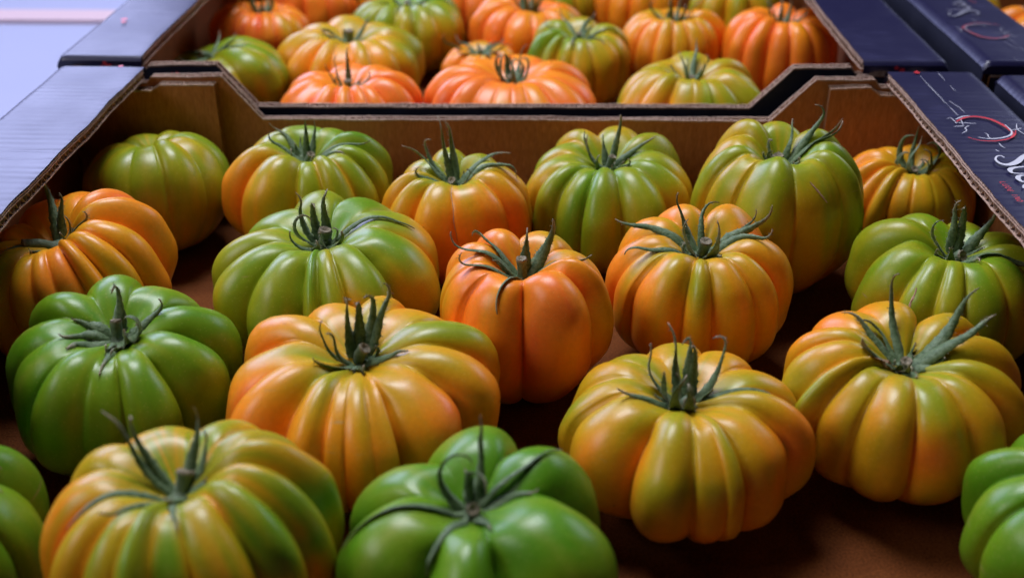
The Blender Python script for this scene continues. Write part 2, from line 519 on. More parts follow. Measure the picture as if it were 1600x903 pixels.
def print_logo(ledge_obj, flip=None, hazy=False):
    """brand print on a shelf; flip = (cx, cy) turns it half round about that point; inks can be dimmed to paint glare"""
    mp = (lambda p: p) if flip is None else (lambda p: (2 * flip[0] - p[0], 2 * flip[1] - p[1]))
    z = LZ + 0.0013
    mw, mr = MB(), MB()
    for k, (pts, w) in enumerate(LOGO_W):
        mw.add(*stroke([mp(p) for p in pts], w if callable(w) else w * 0.72, z + 0.00004 * (k % 5) + 0.0002))
    for k, (pts, w) in enumerate(LOGO_R):
        ma_ = MB(); ma_.add(*stroke([mp(p) for p in pts], w, z + 0.00004 * k)); ma_.build('red_arc', RED_HAZE if hazy else REDI, ledge_obj)
    run = 0.0
    for ch in 'LUOV INO':
        for st in GLYPH.get(ch, []):
            pts = [mp((0.2395 + b * 0.0030, 0.5100 - (run + a) * 0.0032)) for a, b in st]
            mr.add(*stroke(pts, 0.00045, z + 0.0001, taper=False))
        run += 0.95
    tag(mw.build('white_print', WHITE_HAZE if hazy else WHITEI, ledge_obj), kind='stuff')
    tag(mr.build('red_lettering', RED_HAZE if hazy else REDI, ledge_obj), kind='stuff')


def blotch(parent, pts, y, r, seed, name='red_print', mat=None, ztop=None):
    """cluster of small red shapes printed on an upright face (plane y) or on a shelf top"""
    rnd = random.Random(seed)
    for k, (x, z) in enumerate(pts):
        m = MB()
        n = 9
        rr = r * rnd.uniform(0.55, 1.2)
        ang = [2 * pi * i / n for i in range(n)]
        q = [(x + rr * cos(a) * rnd.uniform(0.55, 1.25), z + rr * sin(a) * rnd.uniform(0.55, 1.25)) for a in ang]
        if ztop is None:
            m.add([(a, y - 0.00006 * k, b) for a, b in q], [tuple(range(n))])
        else:
            m.add([(a, b, ztop + 0.00006 * k) for a, b in q], [tuple(range(n))])
        m.build(name, mat or REDI, parent)


def tray(x0, y0, w, d, label, seed):
    """x0,y0 outer front-left corner; built in place, root at its base"""
    x1, y1 = x0 + w, y0 + d
    root = empty('cardboard_tray', (0, 0, 0))
    tag(root, label, 'tray', 'cardboard produce trays pushed together')
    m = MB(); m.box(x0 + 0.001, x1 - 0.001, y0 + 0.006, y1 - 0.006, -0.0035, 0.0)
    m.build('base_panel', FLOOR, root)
    for xa, nm in ((x0, -1), (x1 - 0.004, 1)):
        m = MB(); m.box(xa, xa + 0.004, y0 + 0.0058, y1 - 0.0058, -0.0036, LZ - 0.0082)
        s = m.build('side_wall', KRAFT, root)
        p = MB(); xf = xa - 0.0006 if nm < 0 else xa + 0.0046
        p.add([(xf, y0 + 0.001, -0.0036), (xf, y1 - 0.001, -0.0036), (xf, y1 - 0.001, LZ - 0.004), (xf, y0 + 0.001, LZ - 0.004)], [(0, 1, 2, 3) if nm > 0 else (3, 2, 1, 0)])
        p.build('printed_face', BLACKP, s)
    il, ir = x0 + LW, x1 - LW
    a = ledge(root, x0, il, y0 + 0.001, y1 - 0.001, 1, seed)
    b = ledge(root, ir, x1, y0 + 0.001, y1 - 0.001, -1, seed + 11)
    # end walls: high at the corner posts, cut down between them
    hi, lo = LZ - 0.0055, 0.0705
    for yb, outer, ins in ((y1 - TK - 0.001, 1, -1), (y0 + 0.001, -1, 1)):
        pts = [(x0, LZ - 0.0095), (il + 0.0015, LZ - 0.0095), (il + 0.0050, hi), (il + 0.052, hi + 0.001), (il + 0.076, lo), (ir - 0.073, lo + 0.0015), (ir - 0.046, hi + 0.001), (ir - 0.008, hi + 0.0015), (ir - 0.0035, LZ - 0.0095), (x1, LZ - 0.0095)]
        ply_panel('end_wall', root, x0 + 0.0045, x1 - 0.0045, yb, pts, seed + (3 if outer > 0 else 6), outer, -0.0036)
        # second ply folded inside: full-height post flaps at the corners, thin turned-over strip between
        yi = yb + ins * (TK + 0.0006)
        fp = hi - 0.003
        ply_panel('corner_flap', root, x0 + 0.0045, il + 0.048, yi, [(x0, LZ - 0.0125), (il + 0.006, LZ - 0.0125), (il + 0.012, fp), (il + 0.048, fp)], seed + 20 + outer, None, 0.0004)
        ply_panel('corner_flap', root, ir - 0.038, x1 - 0.0045, yi, [(ir - 0.038, fp), (ir - 0.012, fp + 0.001), (ir - 0.005, LZ - 0.0125), (x1, LZ - 0.0125)], seed + 23 + outer, None, 0.0004)
    return root, a, b


TRAY_W = 0.601
near_tray, nL, nR = tray(-0.3130, 0.222, TRAY_W, 0.468, 'open cardboard tray with navy printed ledges holding the sharp, close tomatoes', 1)
far_tray, fL, fR = tray(-0.3225, 0.7065, TRAY_W, 0.462, 'open cardboard tray behind the cut-down wall holding blurred orange tomatoes', 40)
tray3, gL, gR = tray(0.3040, 0.7075, TRAY_W, 0.462, 'navy topped cardboard tray with a faded red arc on its ledge', 70)
tray4, hL, hR = tray(0.3030, 0.218, TRAY_W, 0.466, 'navy cardboard tray whose ledge corner peeks past the white script logo', 90)
print_logo(nR)
print_logo(gL, (0.2930, 0.680), True)  # dimmed inks imitate glare lying over this ledge
# red leaf prints on the end faces of the far tray and the near ledges
yf = 0.7065 + 0.001 - 0.0011
blotch(far_tray, [(-0.2905, 0.1015), (-0.2880, 0.0990), (-0.2925, 0.0985), (-0.2890, 0.0955), (-0.2950, 0.0950)], yf - 0.0009, 0.0022, 3)
blotch(far_tray, [(-0.2450, 0.0930), (-0.2420, 0.0935)], yf, 0.0018, 5)
blotch(far_tray, [(0.1960, 0.0935), (0.2060, 0.0930)], yf, 0.0018, 6)
blotch(far_tray, [(0.2440, 0.1010), (0.2480, 0.0985), (0.2430, 0.0955), (0.2400, 0.0915), (0.2470, 0.0910), (0.2500, 0.0930), (0.2445, 0.0890), (0.2360, 0.0850)], yf - 0.0009, 0.0023, 8)
blotch(nL, [(-0.272, 0.6865)], 0, 0.0022, 9, ztop=LZ + 0.0006)
blotch(nR, [(0.2500, 0.6830)], 0, 0.0024, 10, ztop=LZ + 0.0010)
blotch(fL, [(-0.303, 0.785), (-0.305, 0.792)], 0, 0.0028, 12, ztop=LZ + 0.0014)
# die-cut locking slots in the end faces of the ledges (raw board showing)
for px in (-0.309, -0.287, 0.234, 0.259):
    m = MB()
    n = 14
    m.add([(px + 0.0075 * cos(2 * pi * k / n), yf - 0.0010 - 0.0008 * max(0, sin(2 * pi * k / n)), 0.0975 + 0.0022 * sin(2 * pi * k / n)) for k in range(n)], [tuple(range(n))])
    m.build('slot_tab', EDGE, far_tray)

for r_, c_ in ((near_tray, (-0.0125, 0.456, -0.0036)), (far_tray, (-0.022, 0.9375, -0.0036)), (tray3, (0.6045, 0.9385, -0.0036)), (tray4, (0.6035, 0.451, -0.0036))):
    r_.location = c_
    for ch in r_.children:
        ch.location = tuple(-q for q in c_)


# ------------------------------------------------------------------ tomatoes
def fruit(name, parent, R, h, grooves, P):
    """ribbed fruit. grooves: sorted (angle in degrees, strength); angle 0 faces local -Y, positive towards +X"""
    sd = P['seed']
    rnd = random.Random(sd)
    G = sorted(grooves)
    nl = len(G)
    # theta samples, clustered at the creases
    cols = []
    lob_h = [rnd.uniform(-0.07, 0.09) for _ in range(nl)]
    G = [(a_, g_ if P['exact'] and g_ != 1.0 else g_ * rnd.uniform(0.55, 1.2)) for a_, g_ in G]
    skew = [rnd.uniform(0.72, 1.4) for _ in range(nl)]
    lob_c = [rnd.uniform(-1, 1) for _ in range(nl)]
    for i in range(nl):
        a0, g0 = G[i]
        a1, g1 = G[(i + 1) % nl]
        if i == nl - 1: a1 += 360
        wdt = a1 - a0
        n = max(8, int(wdt / 2.6))
        for k in range(n):
            u = k / n
            s = 0.5 - 0.5 * cos(pi * u)
            s = 0.65 * s + 0.35 * u
            cols.append((rad(a0 + wdt * s), s, wdt, g0, g1, i))
    NP = 52
    depth = P['depth'] * 1.0
    dim = P['dim']
    e = P['sq']
    me_v, rip, stk = [], [], []
    off = Vector((sd * 3.7, sd * 1.3, sd * 0.77))
    cosd = [(sin(c[0]), -cos(c[0])) for c in cols]
    patches = P['patches']
    for j in range(NP + 1):
        ph = pi * (0.012 + 0.976 * j / NP)
        sp, cp = sin(ph), cos(ph)
        ee = e + (1.14 - e) * sstep(1.25, 2.2, ph)
        rho0 = abs(sp) ** ee
        z0 = math.copysign(abs(cp) ** ee, cp)
        # pear-ish: shoulders or base wider
        rho0 *= 1 + P['taper'] * z0
        wgt = sstep(0.10, 0.75, ph) * (1 - 0.70 * sstep(1.5, 2.8, ph))
        for (th, s, wdt, g0, g1, li), (dx, dy) in zip(cols, cosd):
            bul = max(0.0, sin(pi * s ** skew[li]))
            g = 1 - bul ** 0.62 if bul > 0 else 1.0
            gst = g0 + (g1 - g0) * sstep(0.25, 0.75, s)
            wf = min(1.0, wdt / 42) ** 0.75
            dp = depth * wgt * gst * wf * g
            k = 1 + lob_h[li] * bul * wgt * (1 - 0.8 * sstep(1.1, 2.1, ph))
            rho = rho0 * k
            z = z0 * (1 + 0.8 * lob_h[li] * bul * (1 if z0 > 0 else 0))
            # dimples round stalk and blossom end
            z -= dim * math.exp(-(rho / 0.34) ** 2) * (1 if cp > 0 else 0)
            z += 0.16 * math.exp(-(rho / 0.38) ** 2) * (1 if cp < 0 else 0)
            # inward displacement along the profile normal
            nr, nz = sp, cp * (R / (h / 2)) * 0.75
            q = math.hypot(nr, nz)
            rho -= dp * nr / q
            z -= dp * nz / q
            x, y = rho * dx, rho * dy
            nv = noise.noise(Vector((x * 1.3, y * 1.3, z * 1.3)) + off)
            nw = noise.noise(Vector((x * 3.4, y * 3.4, z * 2.6)) + off * 2.1)
            rr = R * (1 + 0.055 * nv + 0.016 * nw)
            p = Vector((x * rr, y * rr, (z + 1) * h / 2 * (1 + 0.03 * nv)))
            me_v.append(p)
            # ripeness
            nn = noise.noise(Vector((x * 1.7, y * 1.7, z * 1.2)) + off * 1.7)
            n2 = noise.noise(Vector((th * 2.2, ph * 0.55, 0.2)) * 2 + off)
            n3 = noise.noise(Vector((th * 7.0, ph * 0.9, 4.2)) * 1.6 + off)
            v = P['ripe'] + 0.10 * nn + 0.12 * n2 + P['stripe'] * n3 + 0.10 * (g - 0.3) * wgt * sstep(0.12, 0.3, P['ripe']) + P['lobvar'] * lob_c[li] * bul ** 0.5
            v -= P['shoulder'] * (1 - sstep(0.15, 1.05, ph)) * (0.75 + 0.5 * nn)
            v += P['low'] * sstep(1.1, 2.4, ph)
            for (pa, pp, pr, pd) in patches:
                da = (math.degrees(th) - pa + 180) % 360 - 180
                dd = math.hypot(rad(da) * max(0.35, sp), ph - pp)
                v += pd * math.exp(-(dd / pr) ** 2)
            rip.append(min(1, max(0, v)))
            st = math.exp(-((s - 0.5 - 0.15 * lob_c[li]) / (0.07 * min(1, 45 / wdt))) ** 2) * wgt * (0.5 + 0.5 * rnd.random() * 0 + 0.5 * n2)
            stk.append(max(0, st) * sstep(1.9, 0.9, ph) if ph < 1.9 else 0)
    n = len(cols)
    wx = (max(q.x for q in me_v) - min(q.x for q in me_v)) / 2
    z1, z0_ = max(q.z for q in me_v), min(q.z for q in me_v)
    me_v = [Vector((q.x * R / wx, q.y * R / wx, (q.z - z0_) * 0.93 * h / (z1 - z0_))) for q in me_v]
    faces = []
    for j in range(NP):
        for i in range(n):
            i2 = (i + 1) % n
            faces.append((j * n + i, (j + 1) * n + i, (j + 1) * n + i2, j * n + i2))
    faces.append(tuple(range(n)))
    faces.append(tuple(NP * n + i for i in range(n))[::-1])
    me = bpy.data.meshes.new('fruit')
    me.from_pydata(me_v, [], faces)
    me.materials.append(SKIN)
    me.polygons.foreach_set('use_smooth', [True] * len(me.polygons))
    for nm, data in (('ripe', rip), ('streak', stk)):
        a = me.attributes.new(nm, 'FLOAT', 'POINT')
        a.data.foreach_set('value', data)
    me.update()
    o = bpy.data.objects.new('fruit', me)
    col.objects.link(o)
    o.parent = parent
    bvh = BVHTree.FromPolygons(me_v, faces[:-2])
    # stalk attachment: ring of the surface close to the pole
    ztop = sum(me_v[i].z for i in range(n)) / n
    return o, bvh, ztop, me_v


def sepal(parent, bvh, base, az, ln, e0, e1, wd, bend, sd, hairs):
    rnd = random.Random(sd)
    N = 22
    wob, wob2, ph0, curl = rnd.uniform(0.1, 0.6), rnd.uniform(0.1, 0.7), rnd.uniform(0, 6), rnd.choice((-1, 1, 1)) * rnd.uniform(0.3, 2.3)
    p = Vector(base) + Vector((sin(rad(az)), -cos(rad(az)), 0)) * 0.0032
    path, frames = [], []
    for i in range(N + 1):
        t = i / N
        el = rad(e0 + (e1 - e0) * (t ** 1.25))
        el += wob * sin(t * 5.5 + ph0) * t
        if t > 0.72: el += curl * (t - 0.72) / 0.28
        a = rad(az + bend * t * t) + wob2 * sin(t * 6.5 + ph0 * 1.7) * t
        d = Vector((sin(a) * cos(el), -cos(a) * cos(el), sin(el)))
        path.append(p.copy())
        frames.append((d, Vector((cos(a), sin(a), 0))))
        q = p + d * (ln / N)
        loc, nor, idx, dist = bvh.find_nearest(q)
        if loc is not None:
            sgn = (q - loc).dot(nor)
            clear = 0.0009 if t > 0.06 else 0.0002
            if sgn < clear and dist < 0.03:
                dt = d - nor * d.dot(nor)
                if dt.length < 0.5:
                    fwd = Vector((sin(a), -cos(a), 0.6))
                    dt = fwd - nor * fwd.dot(nor)
                q = p + dt.normalized() * (ln / N)
                loc, nor, idx, dist = bvh.find_nearest(q)
                q = loc + nor * clear
        p = q
    v, f, tip = [], [], []
    dry = rnd.uniform(0.55, 0.9)
    tw = rnd.uniform(-0.9, 0.9)
    for i, (q, (d, sd_)) in enumerate(zip(path, frames)):
        t = i / N
        if 0 < i < N:
            d = (path[i + 1] - path[i - 1]).normalized()
        w = wd * (0.80 + 0.20 * sin(pi * min(1, t / 0.55))) * (1 - 0.94 * t ** 1.7) * 0.5
        w *= 1 + 0.10 * sin(i * 2.3 + az)
        n = sd_.cross(d)
        n = n.normalized() if n.length > 1e-4 else Vector((0, 0, 1))
        s2 = d.cross(n).normalized() if True else sd_
        if s2.dot(sd_) < 0: s2 = -s2
        n = s2.cross(d).normalized()
        if i == 0: n_prev = n
        if n.dot(n_prev) < 0: n = -n
        n_prev = n
        rot = Matrix.Rotation(tw * t * 2.2, 3, d)
        s3 = rot @ s2
        n3 = rot @ n
        fold = 0.26 * w
        wl, wr = w * (1 + 0.22 * noise.noise(Vector((i * 0.9, az, sd)))), w * (1 + 0.22 * noise.noise(Vector((i * 0.9, az + 9, sd))))
        th = 0.00045 * (1 - 0.5 * t)
        for lay in (1, -1):
            v += [q - s3 * wl + n3 * (fold + lay * th * 0.4), q - s3 * wl * 0.5 + n3 * (fold * 0.25 + lay * th), q + n3 * (-fold * 0.2 + lay * th * 1.5),
                  q + s3 * wr * 0.5 + n3 * (fold * 0.25 + lay * th), q + s3 * wr + n3 * (fold + lay * th * 0.4)]
            tip += [sstep(dry, 1.0, t) * 0.95] * 5
    for i in range(N):
        a, b = i * 10, (i + 1) * 10
        for k in range(4):
            f.append((a + k, a + k + 1, b + k + 1, b + k))
            f.append((a + 5 + k + 1, a + 5 + k, b + 5 + k, b + 5 + k + 1))
        f.append((a, b, b + 5, a + 5)); f.append((a + 4, a + 9, b + 9, b + 4))
    f.append(tuple(N * 10 + k for k in (0, 1, 2, 3, 4, 9, 8, 7, 6, 5)))
    if hairs:
        for k in range(70):
            i = rnd.randint(1, N - 1)
            side = rnd.choice((0, 4, 2))
            b0 = Vector(v[i * 10 + side])
            d = (b0 - path[i]) if side != 2 else Vector((rnd.uniform(-1, 1), rnd.uniform(-1, 1), 0.4))
            d = d.normalized() if d.length > 0 else Vector((0, 0, 1))
            d = (d + Vector((rnd.uniform(-.5, .5), rnd.uniform(-.5, .5), rnd.uniform(-.3, .6)))).normalized()
            sx = d.orthogonal().normalized() * 0.00015
            L = rnd.uniform(0.0007, 0.0017)
            n0 = len(v)
            v += [b0 - sx, b0 + sx, b0 + d * L]
            tip += [0.5, 0.5, 0.9]
            f.append((n0, n0 + 1, n0 + 2))
    me = bpy.data.meshes.new('sepal')
    me.from_pydata([tuple(q) for q in v], [], f)
    me.materials.append(LEAF)
    me.polygons.foreach_set('use_smooth', [True] * len(me.polygons))
    a = me.attributes.new('tip', 'FLOAT', 'POINT')
    a.data.foreach_set('value', tip)
    me.update()
    o = bpy.data.objects.new('sepal', me)
    col.objects.link(o)
    o.parent = parent


def stem(parent, base, ln, rr, az, e0, e1, sd):
    rnd = random.Random(sd)
    N, K = 12, 12
    p = Vector(base) - Vector((0, 0, 0.002))
    v, f, tip = [], [], []
    for i in range(N + 1):
        t = i / N
        el = rad(e0 + (e1 - e0) * t)
        d = Vector((sin(rad(az)) * cos(el), -cos(rad(az)) * cos(el), sin(el)))
        r = rr * (1.55 - 0.75 * sstep(0, 0.28, t) + 0.10 * sstep(0.7, 1.0, t))
        r *= 1 + 0.05 * sin(t * 9 + sd)
        u = d.orthogonal().normalized()
        u = (Vector((0, 0, 1)) - d * d.z)
        u = u.normalized() if u.length > 0.2 else Vector((sin(rad(az)), -cos(rad(az)), 0))
        w = d.cross(u).normalized()
        u = w.cross(d)
        for k in range(K):
            a = 2 * pi * k / K
            r2 = r * (1 + 0.10 * cos(5 * a) + 0.10 * noise.noise(Vector((cos(a) * 1.5, sin(a) * 1.5, t * 4 + sd))))
            v.append(p + (u * cos(a) + w * sin(a)) * r2)
            tip.append(sstep(0.9, 1.0, t) * 0.8)
        last = (p.copy(), d, u, w, r)
        p = p + d * (ln / N)
    for i in range(N):
        for k in range(K):
            k2 = (k + 1) % K
            f.append((i * K + k, i * K + k2, (i + 1) * K + k2, (i + 1) * K + k))
    me = bpy.data.meshes.new('stem')
    me.from_pydata([tuple(q) for q in v], [], f)
    me.materials.append(STEM)
    me.polygons.foreach_set('use_smooth', [True] * len(me.polygons))
    a = me.attributes.new('tip', 'FLOAT', 'POINT'); a.data.foreach_set('value', tip)
    me.update()
    o = bpy.data.objects.new('stem', me); col.objects.link(o); o.parent = parent
    q, d, u, w, r = last
    m = MB()
    rings = [(1.0, 0.0), (0.92, 0.0007), (0.55, 0.0004), (0.22, -0.0003)]
    for (k1, up) in rings:
        for k in range(K):
            a = 2 * pi * k / K
            m.v.append(tuple(q + (u * cos(a) + w * sin(a)) * r * k1 * (1 + rnd.uniform(-.06, .06)) + d * (up + rnd.uniform(-.0002, .0002))))
    for i in range(3):
        for k in range(K):
            k2 = (k + 1) % K
            m.f.append((i * K + k, i * K + k2, (i + 1) * K + k2, (i + 1) * K + k))
    m.f.append(tuple(3 * K + k for k in range(K)))
    m.build('cut_end', CUT, o)


DEF = dict(depth=0.18, dim=0.42, sq=0.80, taper=0.0, ripe=0.45, lobvar=0.06, shoulder=0.25, low=0.0, stripe=0.07, exact=True, patches=[])


def rand_sepals(sd, style):
    r = random.Random(sd)
    out = []
    n = r.randint(6, 8)
    a0 = r.uniform(0, 360)
    for i in range(n):
        az = a0 + i * 360 / n + r.uniform(-15, 15)
        if style == 'up': e0, e1, ln = r.uniform(35, 65), r.uniform(55, 110), r.uniform(18, 29)
        elif style == 'curl': e0, e1, ln = r.uniform(10, 45), r.uniform(110, 230), r.uniform(18, 28)
        else: e0, e1, ln = r.uniform(5, 25), r.uniform(-35, 30), r.uniform(20, 32)
        out.append((az, ln, e0, e1, r.uniform(4, 6.5), r.uniform(-40, 40)))
    return out


def tomato(key, pos, grooves, label, group, sepals, stem_spec=(12, 3.0, 0, 80, 70), tilt=0, roll=0, yaw=0, hairs=False, marks=(), **kw):
    X, Y, R, h, zb = pos
    P = dict(DEF); P.update(kw); P['seed'] = sum(ord(c) * 7 ** i for i, c in enumerate(key)) % 97 + 1
    root = empty('tomato')
    tag(root, label, 'tomato', group)
    gr = [(g if isinstance(g, tuple) else (g, 1.0)) for g in grooves]
    gr = [((a + 180) % 360 - 180, s) for a, s in gr]
    o, bvh, zt, vs_ = fruit(key, root, R, h, gr, P)
    base = (0, 0, zt + 0.0008)
    if isinstance(sepals, str): sepals = rand_sepals(P['seed'], sepals)
    if sepals:
        rx = random.Random(P['seed'] + 500)
        sepals = list(sepals) + [(rx.uniform(-180, 180), rx.uniform(7, 14), rx.uniform(0, 35), rx.uniform(-30, 130), rx.uniform(4, 6), rx.uniform(-60, 60)) for _ in range(3)]
    for k, (az, ln, e0, e1, wd, bend) in enumerate(sepals):
        sepal(root, bvh, base, az, ln * 1.24 / 1000, e0, e1, wd * 1.0 / 1000, bend, P['seed'] * 31 + k, hairs)
    if stem_spec:
        ln, rr, az, e0, e1 = stem_spec
        stem(root, base, ln * 0.74 / 1000, rr * 0.9 / 1000, az, e0, e1, P['seed'])
    for (nm, mt, w, pth) in marks:
        pts = []
        for az, ph in pth:
            d = Vector((sin(rad(az)) * sin(ph), -cos(rad(az)) * sin(ph), cos(ph)))
            c = Vector((0, 0, h * 0.45))
            loc, nor, idx, dist = bvh.ray_cast(c + d * 0.3, -d)
            if loc is not None: pts.append((loc, nor))
        m = MB()
        for i, (q, nr) in enumerate(pts):
            t = (pts[min(len(pts) - 1, i + 1)][0] - pts[max(0, i - 1)][0]).normalized()
            s_ = nr.cross(t).normalized() * w * 0.5 * (0.35 + 0.65 * sin(pi * (i + .5) / len(pts))) * (1 + 0.3 * sin(i * 2.7))
            m.v += [tuple(q + s_ + nr * 0.0001), tuple(q + nr * 0.0004), tuple(q - s_ + nr * 0.0001)]
            if i:
                k = 3 * i
                m.f += [(k - 3, k - 2, k + 1, k), (k - 2, k - 1, k + 2, k + 1)]
        m.build(nm, mt, root)
    face = -math.atan2(X, Y)
    M = Matrix.Rotation(face, 4, 'Z') @ Matrix.Rotation(rad(tilt), 4, 'X') @ Matrix.Rotation(rad(roll), 4, 'Y') @ Matrix.Rotation(rad(yaw), 4, 'Z')
    c = M @ Vector((0, 0, h / 2))
    zmin = min((M @ q).z for q in vs_)
    root.matrix_world = Matrix.Translation((X - c.x, Y - c.y, zb - zmin)) @ M
    return root


GN = 'tomatoes in the near tray'
GF = 'tomatoes in the tray behind'

T = {
'A': (-0.2410, 0.6310, 0.0462, 0.0790, 0.0010),
'B': (-0.1404, 0.6236, 0.0546, 0.0874, 0.0006),
'C': (-0.0436, 0.5953, 0.0461, 0.0800, 0.0010),
'D': (0.0476, 0.6237, 0.0545, 0.0811, 0.0010),
'E': (0.1473, 0.5915, 0.0508, 0.1045, 0.0006),
'F': (0.2400, 0.6300, 0.0425, 0.0740, 0.0010),
'G': (-0.2490, 0.5095, 0.0541, 0.0852, 0.0006),
'H': (-0.1102, 0.5147, 0.0622, 0.0823, 0.0006),
'I': (-0.0037, 0.4762, 0.0446, 0.0890, 0.0006),
'J': (0.0901, 0.5067, 0.0497, 0.0845, 0.0006),
'K': (0.2261, 0.5130, 0.0544, 0.0796, 0.0006),
'L': (-0.1933, 0.4228, 0.0540, 0.0780, 0.0006),
'M': (-0.0775, 0.4050, 0.0640, 0.0740, 0.0060),
'N': (0.0688, 0.3890, 0.0568, 0.0690, 0.0010),
'O': (0.1715, 0.4125, 0.0545, 0.0755, 0.0006),
'P': (-0.1241, 0.2990, 0.0545, 0.0880, 0.0080),
'Q': (-0.0201, 0.3031, 0.0514, 0.0780, 0.0060),
'R': (-0.2330, 0.3130, 0.0450, 0.0740, 0.0006),
'S': (0.2209, 0.3247, 0.0478, 0.0717, 0.0006),
'b1': (-0.2510, 0.8400, 0.0520, 0.0700, 0.0006),
'b2': (-0.2538, 0.9923, 0.0470, 0.0653, 0.0006),
'b3': (-0.1536, 0.8874, 0.0639, 0.0779, 0.0006),
'b4': (-0.1377, 0.7725, 0.0550, 0.0780, 0.0006),
'b5': (-0.1172, 0.9975, 0.0555, 0.0752, 0.0006),
'b6': (-0.2208, 1.0799, 0.0445, 0.0712, 0.0006),
'b7': (-0.0454, 0.9166, 0.0342, 0.0479, 0.0030),
'b8': (-0.0050, 0.9925, 0.0545, 0.0709, 0.0006),
'b9': (-0.0155, 0.7840, 0.0665, 0.0809, 0.0006),
'b10': (0.0393, 0.9019, 0.0448, 0.0761, 0.0006),
'b11': (0.1048, 1.0980, 0.0427, 0.0684, 0.0006),
'b12': (0.1237, 0.9465, 0.0487, 0.0779, 0.0006),
'b13': (0.1189, 0.7789, 0.0563, 0.0844, 0.0006),
'b14': (0.2150, 0.9223, 0.0495, 0.0842, 0.0009),
'b15': (0.1983, 1.0722, 0.0468, 0.0749, 0.0006),
'b16': (-0.0620, 1.1000, 0.0440, 0.0700, 0.0006),
'b17': (0.0250, 1.1060, 0.0420, 0.0680, 0.0006),
'b18': (-0.1400, 1.1020, 0.0400, 0.0700, 0.0006),
'c2': (0.4050, 1.0500, 0.0450, 0.0720, 0.0006),
'c1': (0.4563, 0.9585, 0.0482, 0.0771, 0.0006),
}

tomato('A', T['A'], [(-150, .4), (-110, .5), (-75, .6), (-48, .5), (-22, .8), (6, .9), (40, .6), (75, .6), (115, .5), (160, .5)],
       'yellow green tomato with shallow ribs and no leaves, in the corner', GN, [], None,
       tilt=-14, ripe=0.26, shoulder=0.0, depth=0.075, dim=0.22, low=0.12)
tomato('B', T['B'], [-150, -112, -68, (-12, 1.1), 10, 36, 60, 86, 115, 155],
       'green and orange ribbed tomato against the wall, beside the leafless yellow green one', GN,
       [(-140, 27, 45, -10, 5, 20), (-105, 24, 35, 10, 5, -20), (178, 22, 65, 95, 5, 0), (148, 20, 55, 70, 5, 10), (95, 33, 10, 12, 5, 0), (65, 24, 5, -12, 7, 20), (20, 15, 5, 50, 5, 60), (-40, 16, 20, 80, 6, 40)],
       (11, 3.2, 60, 75, 60), tilt=6, ripe=0.32, shoulder=0.10, patches=[(-55, 1.3, .7, .28), (-95, 1.1, .5, .2), (30, 1.5, .5, .1), (150, 1, .8, -.2)])
tomato('C', T['C'], [(-150, .8), -105, (-74, .8), -46, (-2, .35), 48, 78, 118, 160],
       'orange and olive tomato with two tall upright sepals in front of the cardboard wall', GN,
       [(-118, 31, 38, 72, 4.5, 20), (-128, 30, 42, 78, 4, -10), (-165, 34, 72, 92, 6, 20), (170, 33, 65, 100, 6, 0), (120, 34, 40, -38, 6, -10), (88, 36, 8, -28, 5, 10), (-70, 24, 12, 42, 6, -30), (60, 14, 30, 90, 4, 0), (10, 12, -5, 0, 6, 60)],
       (10, 3.0, -20, 70, 55), tilt=0, roll=-7, hairs=True, marks=[("scar", DRY, 0.0005, [(-2 + .6 * sin(k), 0.45 + 0.06 * k) for k in range(16)])], ripe=0.58, shoulder=0.34, patches=[(0, 1.7, .6, .14), (150, .8, .6, -.15), (60, 1.5, .5, .08)])
tomato('D', T['D'], [(-165, 1), -130, -95, -62, -38, -16, (12, 1), (50, .8), 76, 108, 145],
       'green tomato with golden flanks against the middle of the cardboard wall', GN,
       [(-95, 23, 35, 95, 4, 0), (-75, 22, 40, 85, 5, 20), (150, 30, 62, 108, 5, 0), (115, 28, 42, -12, 5, -10), (-30, 17, 20, 95, 6, 0), (60, 16, 15, 80, 5, 0), (10, 13, 5, 60, 5, 0), (-160, 16, 60, 90, 5, 0)],
       (13, 3.0, 100, 75, 70), tilt=5, ripe=0.27, shoulder=0.08, patches=[(-80, 1.2, .5, .22), (70, 1.4, .55, .26), (15, 1.9, .4, .18), (-160, .8, .6, .2)])
tomato('E', T['E'], [-150, -118, (-82, .9), (-60, .9), (-32, 1), (14, .5), (56, .7), 82, 120, 158],
       'tall olive green tomato with long swept sepals by the corner of the wall', GN,
       [(165, 22, 60, 75, 6, 0), (128, 37, 45, 62, 6, -10), (112, 34, 38, 48, 5, 10), (105, 34, 34, 30, 5, 0), (-115, 16, 55, 95, 5, 0), (-70, 12, 40, 120, 5, 0), (40, 12, 10, 70, 5, 0), (-20, 12, 5, 80, 5, 0)],
       (14, 4.2, -40, 65, 75), tilt=6, hairs=True, marks=[('scar', DRY, 0.0010, [(28 + 1.5 * k, 0.72 + 0.035 * k) for k in range(8)])], sq=0.86, taper=0.03, depth=0.15, ripe=0.33, shoulder=0.10, low=0.16, patches=[(-100, .9, .5, .16), (70, 1.5, .3, -.1), (110, .9, .5, -.16), (20, 1.8, .5, .10)])
tomato('F', T['F'], [-150, -120, -90, -68, -50, -32, -15, 3, 26, 50, 76, 105, 140],
       'small golden orange many-ribbed tomato half hidden under the printed ledge', GN, 'curl',
       (9, 3.2, 20, 75, 60), tilt=4, ripe=0.60, shoulder=0.2, depth=0.15, patches=[(40, 1.2, .6, -.14), (-80, 1, .5, .12)])
